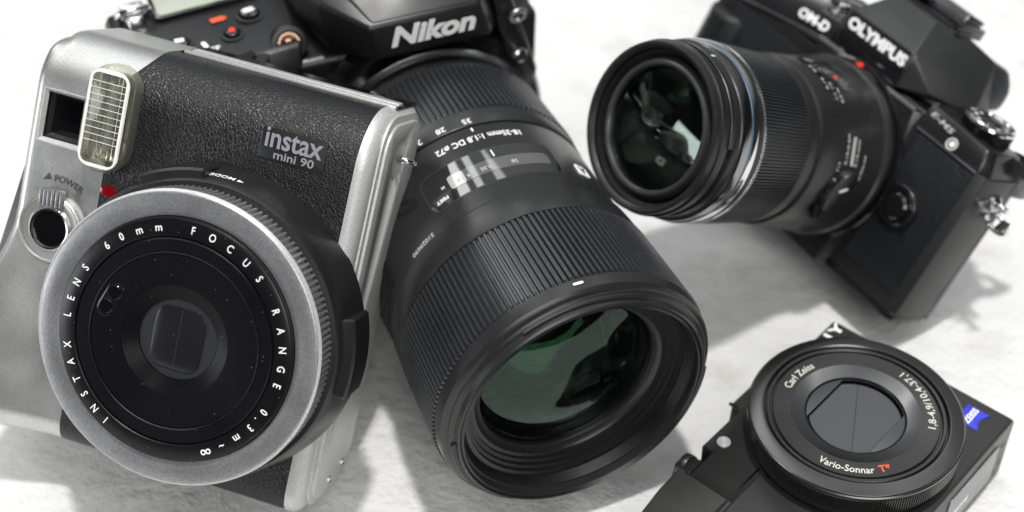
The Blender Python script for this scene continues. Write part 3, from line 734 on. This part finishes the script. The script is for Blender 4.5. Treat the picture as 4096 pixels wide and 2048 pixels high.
obj('index_mark', wrap(prism(pill(0, 0, .3, 1.0, .28), -.05, .08), 28.7, 88, -10.6, 1), 'white_ink', ol)
obj('name_ring', lathe([(29.1, -12.2), (29.75, -12.5), (30.15, -15.2), (30.1, -15.5)], 180), 'dark_chrome', ol)
obj('blue_ring', lathe([(30.1, -15.4), (30.3, -15.55), (30.35, -15.95), (30.2, -16.1)], 180), 'blue_line', ol)
obj('silver_ring', lathe([(29.9, -16.0), (30.35, -16.1), (30.65, -16.9), (30.65, -18.2), (30.4, -18.6), (29.6, -18.7)], 180), 'chrome', ol)
obj('dark_band', lathe([(30.1, -18.6), (30.2, -19), (30.2, -21.2), (30, -21.4)], 180), 'lens_black', ol)
obj('ring_teeth', knurl(30.75, 30.75, -21.3, -22.3, 200, .5, cham=.15, duty=(0, .15, .5, .65)), 'steel', ol, sharp=20)
obj('focus_ring', knurl(30.7, 29.5, -22.3, -46.9, 168, .8, cham=.3, duty=(0, .2, .5, .7)), 'rubber', ol, sharp=20)
obj('lettering', wrap(fit(text('OLYMPUS M.ZUIKO DIGITAL ED 60mm 1:2.8 Macro', 2.6, .04), 55, 1.75), 29.85, 76, -14.9, 1, -.15), 'grey_ink', ol)
mr_ = obj('mount_highlight', lathe([(31.9, -86.2), (32.5, -87.2), (32.7, -88.6), (32.5, -90), (32.0, -91)], 160), 'satin_ring', ol)
obj('front_baffle', lathe([(27.0, -.2), (26.1, -.6), (25.5, -1.2), (25.3, -3.2), (24.9, -3.4), (24.9, -4.2), (24.5, -4.4), (24.5, -5.4), (23.6, -6.0), (23.4, -5.6), (22.2, -2.9), (21.5, -2.5), (20.8, -2.6), (20.3, -3.3), (20.1, -4.5), (19.9, -8)], 160), 'matte_black', ol)
obj('bezel_lip', lathe([(23.2, -4.9), (22.2, -2.65), (21.5, -2.25), (20.7, -2.4), (20.2, -3.2)], 160), 'lip_black', ol)
obj('front_element', dome(20.1, -4.4, 2.6), 'weak_front', ol)
obj('inner_element', dome(18.5, -7, -5.0), 'bright_glass', ol)
obj('inner_element', dome(16.6, -15.5, 4.5), 'green_glass', ol)
obj('inner_element', dome(15, -22, -5), 'magenta_glass', ol)
obj('inner_element', dome(12, -31, -4), 'clear_glass2', ol)
obj('inner_barrel', lathe([(20.1, -4.6), (19.3, -10), (18, -14), (17.2, -15), (17, -18), (15.4, -19), (15, -24), (13.5, -26), (12.4, -34), (10, -38), (9, -44), (.01, -44)], 96), 'inner_black', ol)
# engraved lines
mark('OLYMPUS LENS MACRO', 2.2, 29.95, 60, -58.2, 'white_ink', .04, w=14.4, h=1.7, parent=ol)
obj('focus_window', (lambda b: (add_rows(b, [[((30.95 + .0) * math.cos(rad(a)), (30.95) * math.sin(rad(a)), z - .5) for z in (-61, -80)] for a in range(68, 105, 2)], close=False), b)[1])(bmesh.new()), 'gloss_black', ol)
obj('index_mark', wrap(prism(pill(0, 0, .7, .9, .6), -.05, .1), 31.0, 78, -69, 1), 'red_ink', ol)
for s, a, z, wd in (('0.19', 71, -60.6, 5), ('1:1 1:2', 66, -63.4, 7), ('0.4 ∞', 63, -66.2, 6), ('0.5', 84, -59.8, 4)): mark(s, 2, 31.05, a, z, 'grey_ink', .03, w=wd, h=1.3, parent=ol)
def mark2(s, a, z, wd, hh, m='grey_ink'):
    return obj('lettering', wrap(fit(text(s, 2, .04), wd, hh), 31.15 if z < -66 else 30.7, a, z, 1), m, ol)
mark2('0.19-0.4m', 28, -67, 10.5, 1.4); mark2('0.19-∞m', 26, -73.0, 9.5, 1.4); mark2('0.4m-∞', 17, -77.5, 9, 1.3); mark2('1:1', 16.5, -64.2, 3, 1.2)
obj('switch_bar', wrap(prism(rrect(-5.0, 5.0, -.8, .8, .2), -.05, .1), 31.15, 27, -70.0, 1), 'grey_ink', ol)
# focus limit switch, an oval turning knob
sw = obj('switch_knob', xf(join(prism(pill(0, 0, 4.3, 8.3, 4.2), -3, 1.5, .4), ), basis((31.6 * math.cos(rad(1)), 31.6 * math.sin(rad(1)), -68.0), (-.02, .64, -.77), (0, .77, .64)) @ Matrix.Rotation(rad(-62), 4, 'Z')), 'matte_black', ol)
obj('switch_well', xf(lathe([(6.4, -3), (6.4, .6), (6.0, .9), (5.6, .5), (.01, .3)], 40), basis((30.9 * math.cos(rad(1)), 30.9 * math.sin(rad(1)), -68.4), (0, 1, 0), (0, 0, 1))), 'gloss_black', ol)
obj('switch_grip', xf(join(*[box(-.35 + i * 1.1 - 2.2, .35 + i * 1.1 - 2.2, -1.6, 1.6, -1, 1.4, .15) for i in range(5)]), basis((31.2 * math.cos(rad(-16)), 31.2 * math.sin(rad(-16)), -64.2), (0, .9, .3), (0, -.3, .9))), 'inner_black', ol)
obj('index_mark', xf(prism(pill(0, 0, .6, 2.1, .55), 1.5, 1.62), basis((31.6 * math.cos(rad(3)), 31.6 * math.sin(rad(3)), -68.4), (0, 1, 0), (0, 0, 1)) @ Matrix.Rotation(rad(18), 4, 'Z')), 'white_ink', ol)

# body
ZO = -95
body_out = [(-78, -118), (-80, -112), (-80, -101), (-77, -97), (-66, -95), (56, -95), (60, -97), (61, -101), (61, -115), (58, -119), (50, -120), (-70, -120)]
bo = obj('body', prism([(x, z) for x, z in body_out], -31.2, 27.5, 1.2, 2, axis='y'), 'dslr_black')
M['body_metal'] = mat('satin_black_metal', (.012, .012, .013), .26, bump=('noise', 3600, .2, .04), var=.08)
M['ridge_metal'] = mat('bright_edge', (.42, .42, .44), .3, metal=.8)  # lighter metal for the line along the lens panel's top ridge
M['edge_metal'] = mat('grey_edge_metal', (.20, .20, .21), .3, metal=.8)  # mid-grey metal for the trim and edge strips
obj('base_plate', prism([(x * 1.003, z) for x, z in body_out], -34.2, -31.0, .7, 2, axis='y'), 'body_metal')
obj('side_band', prism([(56.5, -94.6), (60.4, -96.6), (61.7, -101), (61.7, -115), (58.5, -119.5), (56.5, -119.5)], -30.9, 27.0, .4, 2, axis='y'), 'prism_black')
obj('side_trim', box(58.6, 60.4, -33.8, 28, -120.2, -118.6, .3), 'edge_metal')
# lens panel and top ridge
lp = obj('lens_panel', hull([(-24, -34.4, -92.6), (23.5, -34.8, -92.6), (-26, -34.4, -97), (28, -34.4, -97), (-24, 31.2, -93.6), (24.6, 31.2, -93.6), (-26, 31.5, -97), (28, 31.5, -97), (31, 10, -97), (29, 10, -94.5)], .6), 'body_metal')
obj('ridge_edge', prism([(-24.5, -93.2), (25.2, -93.2), (25.2, -94.6), (-24.5, -94.6)], 30.9, 32.2, .25, 2, axis='y'), 'ridge_metal')
obj('ridge_edge', xf(box(0, 44, -.4, .4, 0, 1.0, .2), basis((-66, 24.6, -94.8), (1, .16, 0), (0, 1, 0))), 'edge_metal')
obj('front_leather', prism(rrect(30.6, 57.0, -24.8, 25.8, 1.0), ZO - .5, ZO + .7, .3), 'fine_leather')
obj('front_leather', prism(rrect(-66, -26, -28, 22.5, 1.0), ZO - .5, ZO + .7, .3), 'fine_leather')
obj('hand_grip', hull([(-78, -28, -96), (-78, 18, -96), (-72, -28, -90), (-72, 16, -90), (-64, -28, -90), (-64, 16, -90), (-58, -28, -95), (-58, 18, -95)], 2, 3), 'fine_leather')
lr = obj('lens_release', lathe([(7.2, ZO), (7.1, ZO + 2.6), (6.4, ZO + 3.4), (5.6, ZO + 3.2), (5.1, ZO + 1.8), (4.9, ZO + 3.4), (4.0, ZO + 4.1), (.01, ZO + 4.4)], 56, (39.8, 1.2)), 'gloss_black')
obj('release_shroud', xf(arcbox(6.9, 8.0, ZO, ZO + 3.6, -40, 130, 24, .3), Matrix.Translation((39.8, 1.2, 0))), 'body_metal', lr)
obj('mount_shroud', lathe([(34.2, -94.4), (33.8, -93.2), (33, -92.8), (32, -93)], 128), 'gloss_black', ol)
obj('red_dot', xf(lathe([(1.15, -3), (1.05, .5), (.01, .6)], 24), Matrix.Translation((-2.6, 32.5, -92.2)) @ Matrix.Diagonal((1.25, .85, 1, 1))), 'red_ink', ol)
# right top deck
obj('top_deck', hull([(27, 26.8, -94.6), (57.5, 26.8, -94.6), (60.8, 26.8, -99), (60.8, 26.8, -117), (27, 26.8, -119), (28, 36.5, -97), (55, 35.2, -97.2), (57, 34.8, -100), (57, 34.8, -116), (27, 36.5, -117)], .8), 'body_metal')
obj('deck_edge', box(29, 57, 26.7, 27.5, -94.9, -94.1, .2), 'edge_metal')
obj('lettering', place(fit(text('E-M5', 4, .06, 1, .2), 11.0, 1.9), (35.6, 32.4, -95.7), (1, -.12, 0), (0, 1, -.25)), 'grey_ink')
obj('maker_crest', xf(torus(1.9, .45), basis((43.6, 29.6, -94.8), (1, 0, 0), (0, 1, -.25))), 'grey_ink')
obj('maker_crest', xf(lathe([(1.1, 0), (.9, .3), (.01, .3)], 20), basis((43.6, 29.6, -95.0), (1, 0, 0), (0, 1, -.25))), 'white_ink')
# left top plate
tl = obj('top_plate', hull([(-76, 24, -95.5), (-21, 31.6, -93.8), (-76, 30, -97), (-60, 36, -97), (-20, 40.0, -96), (-76, 30, -118), (-60, 36, -118), (-20, 40, -118), (-20, 28, -97), (-76, 20, -97)], .8), 'body_metal')
obj('lettering', place(fit(text('OM-D', 4, .17), 15.4, 3.9), (-30.6, 33.0, -93.6), (1, .09, 0), (-.1, 1, -.22)), 'white_ink')
cdl = basis((-29, 39.2, -108), (1, 0, 0), (0, 0, -1))
dl = obj('control_dial', xf(knurl(9.0, 8.8, 0, 6, 60, .5, cham=.4), cdl), 'chrome')
obj('dial_cap', xf(lathe([(8.6, 5.8), (8.2, 6.6), (6.8, 6.8), (6.4, 6.3), (.01, 6.3)], 48), cdl), 'body_metal', dl)
obj('function_button', xf(lathe([(2.0, -1), (2, 1.2), (1.6, 1.6), (.01, 1.7)], 24), basis((-17.8, 40.4, -99), (1, 0, 0), (0, .3, -1))), 'copper')
obj('centre_deck', hull([(-34, 24, -95.2), (34, 24, -95.2), (-34, 32, -98), (34, 32.5, -98), (-34, 32, -119), (34, 32.5, -119), (-34, 22, -119), (34, 22, -119)], .5), 'gloss_black')
# prism hump
hp = obj('prism_hump', hull([(-19, 33.5, -94.6), (13.8, 33.5, -94.6), (-18.4, 46.2, -94.2), (12.4, 46.4, -94.2), (-13.5, 57.4, -107), (5.8, 57.6, -107), (-17, 57, -120), (15.4, 56.8, -118),
                             (-26, 38, -101), (-32, 34, -118), (23.0, 36.5, -102), (33, 36, -116), (24.5, 53.6, -126), (-24, 53.6, -126), (33, 34, -128), (-32, 34, -128)], .9, 3), 'prism_black')
obj('logo_panel', hull([(-18.2, 39.4, -93.7), (12.4, 39.0, -93.7), (-18.0, 46.4, -93.7), (12.4, 46.4, -93.7), (-18.2, 39.0, -95), (12.4, 39.0, -95), (-17.8, 46.6, -95), (12.4, 46.6, -95)], .25), 'body_metal', hp)
obj('panel_shadow_gap', box(-18.6, 13.0, 33.0, 38.6, -94.9, -94.2, .2), 'gloss_black', hp)
obj('lettering', place(fit(text('OLYMPUS', 5, .26), 29, 4.5), (-2.4, 40.4, -93.6), (1, 0, 0), (0, 1, 0)), 'white_ink', hp)
obj('corner_trim', hull([(12.2, 40.4, -93.5), (13.6, 40.4, -93.7), (12.2, 46.8, -93.5), (13.6, 46.8, -93.7), (12.2, 46.8, -95.5), (13.8, 46.8, -95.5), (12.2, 40.4, -95.5), (13.8, 40.4, -95.5)], .3), 'edge_metal', hp)
ey = obj('eyecup', hull([(-26, 36, -124), (30, 36, -124), (-24, 53.5, -124), (25, 53.5, -124), (-27, 36, -135), (31, 38, -135), (31.5, 46, -135), (26.6, 52, -135), (-24, 52, -135)], 2, 3), 'rubber')
HS = basis((0, 57.2, -112.5), (1, -.01, 0), (0, -.03, -1))
hs = obj('hot_shoe', xf(join(box(-12.5, 13.5, -.6, 14.5, -.6, .9, .25), box(-12.5, -9.6, -1, 14.5, .8, 3.2, .3), box(10.6, 13.5, -1, 14.5, .8, 3.2, .3),
                            box(-12.5, -6.6, -1, 14.5, 2.7, 3.5, .25), box(7.6, 13.5, -1, 14.5, 2.7, 3.5, .25)), HS), 'body_metal')
obj('shoe_cover', xf(hull([(-8, 6, 1), (9, 6, 1), (-8, 15, 1), (9, 15, 1), (-7, 8, 6.2), (8, 8, 6.2), (-9, 18, 5), (10, 18, 5)], .7), HS), 'rubber', hs)
# mode dial on the right deck
cm = basis((44.6, 34.6, -108.5), (1, 0, 0), (0, .05, -1))
md = obj('mode_dial', xf(knurl(9.3, 9.3, 5.0, 0.2, 72, .5, cham=.4), cm), 'inner_black', sharp=20)
obj('dial_rim', xf(lathe([(9.45, 4.8), (9.6, 5.2), (9.4, 5.9), (8.6, 6.4), (7.9, 6.2), (7.7, 5.8)], 72), cm), 'chrome', md)
obj('dial_face', xf(lathe([(7.8, 5.9), (4.2, 5.9), (3.9, 6.5), (3.2, 6.8), (.01, 6.8)], 60), cm), 'body_metal', md)
tx = [xf(text(ch, 2.3, .03), Matrix.Rotation(rad(k * 40), 4, 'Z') @ Matrix.Translation((0, 5.1, 6.0))) for k, ch in enumerate('PASMBiAFV')]
obj('lettering', xf(join(*tx), cm), 'white_ink', md)
obj('dial_base', xf(lathe([(10.2, -1.5), (10.2, .1), (9.4, .3)], 60), cm), 'prism_black', md)
# strap eyelet, ring and tab on the right side
el = obj('strap_eyelet', xf(lathe([(3.4, 0), (3.4, 1.2), (2.4, 2.2), (1.2, 3.2), (.01, 3.2)], 32), basis((61.6, 18.5, -108), (0, 1, 0), (0, 0, 1))), 'steel')
obj('eyelet_loop', xf(torus(2.5, .75), basis((65.2, 19.0, -108), (1, .2, 0), (0, .4, 1))), 'chrome', el)
obj('strap_ring', xf(torus(4.8, .85), basis((67.5, 14.2, -107), (1, .1, .1), (0, .75, .6)) @ Matrix.Diagonal((1, .82, 1, 1))), 'chrome', el)
obj('ring_tab', xf(box(-3.4, 3.4, -2.3, 2.3, -.7, .7, .3), basis((62.8, 18.0, -100.5), (.8, .5, .1), (-.4, .6, .5))), 'steel', el)
obj('ring_tab', xf(box(-2.2, 2.2, -1.6, 1.6, -.5, .5, .3), basis((71.2, 15.6, -104), (.3, .9, .1), (-.4, .2, .8))), 'dslr_black', el)
obj('rear_dial', xf(knurl(6.0, 6.0, 5, 0, 50, .4, cham=.3), basis((58, 29.5, -117), (1, 0, 0), (0, 0, -1))), 'prism_black')
obj('side_hinge', hull([(59, 20, -119), (64, 22, -122), (60, 33, -119), (65, 32, -122), (59, 20, -126), (63, 22, -127), (60, 33, -126), (64, 32, -127)], 1), 'silver_dial')
obj('rear_screen', box(-40, 54, -33, 22, -124.5, -119.5, .6), 'gloss_black')

# ================================================================== COMPACT CAMERA
FC = Frame((90.4, -40.7, -393.7), (.67221, .50627, -.54020), None, (-.013, .7375, .675), 1.0)
start(FC, 'compact_camera', 'small flat black camera lying on its back with closed lens and blue badge', 'compact camera', (0, 0, -36))
co = [(37.6, -14.2), (35.8, -12.2), (-38, -12.0), (-46, -12.8), (-53, -15.4), (-58.5, -19.5), (-62, -24.5), (-63, -30), (-61.5, -34), (-58.5, -35.8), (36, -35.8), (37.6, -34)]
cb = obj('body', prism(co, -28.9, 28.7, .8, 3, axis='y'), 'compact_body')
cut(cb, prism([(-37.9, 25.0), (-27.2, 25.0), (-27.2, 30), (-37.9, 30)], -24, -10, 0))
obj('notch_floor', box(-37.8, -27.3, 24.6, 28.4, -23.9, -21, .1), 'inner_black')
zl = obj('zoom_lever', hull([(-36.4, 26.0, -13.6), (-30.2, 26.0, -13.6), (-35.6, 31.6, -14.6), (-31.0, 31.6, -14.6), (-36.8, 26.0, -20), (-29.8, 26.0, -20), (-36.0, 31.6, -19.4), (-30.8, 31.6, -19.4)], .6, 3), 'matte_black')
obj('lever_disc', prism([(-32.8 + 5.2 * math.cos(2 * PI * i / 40), -21.5 + 8.4 * math.sin(2 * PI * i / 40)) for i in range(40)], 28.8, 31.0, .3, 2, axis='y'), 'matte_black', zl)
obj('top_dial', hull([(-7, 28.6, -15.5), (14, 28.6, -15.5), (-6, 34.0, -17), (13, 34.0, -17), (-8, 28.6, -28), (15, 28.6, -28), (-7, 34, -26), (14, 34, -26)], .6), 'compact_body')
obj('top_slot', box(-7.5, -6.6, 29.6, 34.1, -16.6, -16.0, .1), 'inner_black')
al = obj('assist_lamp', lathe([(2.25, -12.3), (2.2, -11.9), (2.0, -11.8), (1.95, -12.0)], 40, (-22.7, 25.0)), 'inner_black')
obj('lamp_lens', lathe([(1.98, -12.05), (1.8, -11.75), (1.55, -11.95), (1.3, -11.7), (1.05, -11.9), (.8, -11.65), (.5, -11.8), (.01, -11.7)], 40, (-22.7, 25.0)), 'lamp_dome', al)
gp = []
for x, z in co[2:8]: gp.append((x, z))
gr = bmesh.new(); rows = []
for x, z in [(-24.5, -12.25), (-25.2, -11.5), (-38, -11.3), (-46.3, -12.0), (-53.5, -14.7), (-59.2, -19.0), (-62.6, -24.4), (-62.9, -26)]:
    rows.append([(x, y, z + dz) for y, dz in ((-26, -.9), (-25.4, 0), (10.6, 0), (11.0, -.1), (11.4, -.5), (11.5, -.9))])
add_rows(gr, rows, close=False)
M['grip_black'] = mat('grip_black', (.030, .030, .031), .40, metal=.2, bump=('noise', 4200, .6, .06), speck=.1)
obj('front_grip', gr, 'grip_black')
obj('grip_groove', box(-45, -24, 12.3, 12.9, -12.2, -11.85, .05), 'inner_black')
# control ring and lens
cr = obj('control_ring', knurl(28.2, 28.25, -2.2, -7.2, 260, .35, cham=.25, duty=(0, .3, .5, .8)), 'anod', sharp=20)
obj('ring_rim', lathe([(28.0, -2.4), (28.3, -1.9), (28.3, -1.2), (28.0, -.9), (27.9, -.9)], 256), 'anod', cr)
obj('ring_face', lathe([(28.0, -1.1), (27.85, -.7), (27.7, -.55), (24.6, .05), (24.2, .05), (23.9, -.3), (23.8, -1.4)], 256), 'anod', cr)
obj('ring_base', lathe([(27.4, -7.2), (27.2, -9.4), (26.6, -9.9), (26.4, -12.3), (26.9, -12.3)], 200), 'gloss_black', cr)
lt = obj('lens_face', lathe([(23.9, -1.5), (23.5, -1.5), (23.45, -.5), (23.2, -.3), (22.5, -.3), (22.3, -.5), (22.25, -1.2), (21.85, -1.2), (21.8, -.55), (21.6, -.4), (17.0, -.4)], 256), 'anod_flat')
obj('spun_ring', lathe([(17.0, -.38), (16.8, -.45), (13.3, -1.35), (13.2, -1.6)], 256), 'anod_rings', lt)
obj('barrier_seat', lathe([(13.25, -1.3), (13.0, -1.8), (12.7, -1.85), (12.6, -3.4), (.01, -3.4)], 160), 'inner_black', lt)
def seg(y0, top):
    R = 12.75; a0 = math.asin(y0 / R); pts = []
    for i in range(25):
        a = a0 + (PI - 2 * a0) * i / 24; pts.append((R * math.cos(a), R * math.sin(a) * (1 if top else -1)))
    return pts if top else pts[::-1]
obj('barrier_edge', prism(seg(9.55, True), -2.4, -1.75, .06), 'blade', lt); obj('barrier_edge', prism(seg(9.55, False), -2.4, -1.75, .06), 'blade', lt)
def blade(side):
    R = 12.0; n = Vector((5.3, -9.8)).normalized()      # seam runs from (9.8,5.3) to (-10.3,-5.3)
    pts = []
    for i in range(120):
        a = 2 * PI * i / 120; x, y = R * math.cos(a), max(-9.2, min(9.2, R * math.sin(a)))
        d = (x * n.x + y * n.y) * side
        if d < .06: x -= (d - .06) * n.x * side; y -= (d - .06) * n.y * side; 
        if abs(y) > 9.2 or math.hypot(x, y) > 12.05: continue
        pts.append((x, y))
    return pts
def bl(side):
    bm = bmesh.new()
    for x, y in blade(side):
        for z in (-3.2, -2.6 - .03 * (side > 0)): bm.verts.new((x, y, z))
    bmesh.ops.convex_hull(bm, input=bm.verts)
    bmesh.ops.dissolve_limit(bm, angle_limit=rad(1), verts=bm.verts, edges=bm.edges)
    return bm
obj('barrier_blade', bl(1), 'blade', lt); obj('barrier_blade', bl(-1), 'blade', lt)
M['silver_ink'] = mat('silver_ink', (.62, .60, .54), .4)
obj('lettering', ringtext('Carl Zeiss', 3.0, 18.1, 104, 70, -.36, bold=.03), 'silver_ink', lt)
obj('lettering', ringtext('1,8-4,9/10,4-37,1', 2.8, 20.5, -65.5, -5, -.36, True, bold=.025), 'silver_ink', lt)
obj('lettering', ringtext('Vario-Sonnar', 3.0, 20.6, -175.5, -134, -.36, True, bold=.035), 'silver_ink', lt)
obj('lettering', ringtext('T*', 3.1, 20.5, -130.5, -121.0, -.36, True, bold=.06), 'orange_ink', lt)
obj('lettering', place(fit(text('SONY', 5, .16, 1, space=1.25), 22.5, 3.4), (24.6, 24.3, -12.05), (1, 0, 0), (0, 1, 0)), 'white_ink')
bd = [(25.6, -16.9), (32.6, -16.9), (32.6, -23.6)] + [(32.6 - 7 * t, -23.6 + 1.2 * math.sin(PI * t)) for t in (.2, .35, .5, .65, .8)] + [(25.6, -23.6)]
bg_ = obj('blue_badge', prism(bd, -12.3, -11.85, .05), 'blue_badge')
obj('lettering', place(fit(text('ZEISS', 3, .08), 6.2, 1.9), (29.1, -20.6, -11.78), (1, 0, 0), (0, 1, 0)), 'white_ink', bg_)
# bottom side: door, screw holes
dr_ = obj('port_door', xf(prism(rrect(4, 30, -31.5, -17.5, 1.2), 0, .35, .12), basis((0, -28.95, 0), (1, 0, 0), (0, 0, 1))), 'silver_dial')
obj('lettering', xf(fit(text('HDMI', 3, .03), 7, 2), basis((12, -29.35, -27), (1, 0, 0), (0, 0, 1))), 'white_ink', dr_)
for x, z in ((33.4, -20.5), (35, -29), (31.6, -31)):
    obj('screw', xf(lathe([(1.0, 0), (.9, .12), (.01, .12)], 20), basis((x, -28.95, z), (0, 0, 1), (1, 0, 0))), 'inner_black')
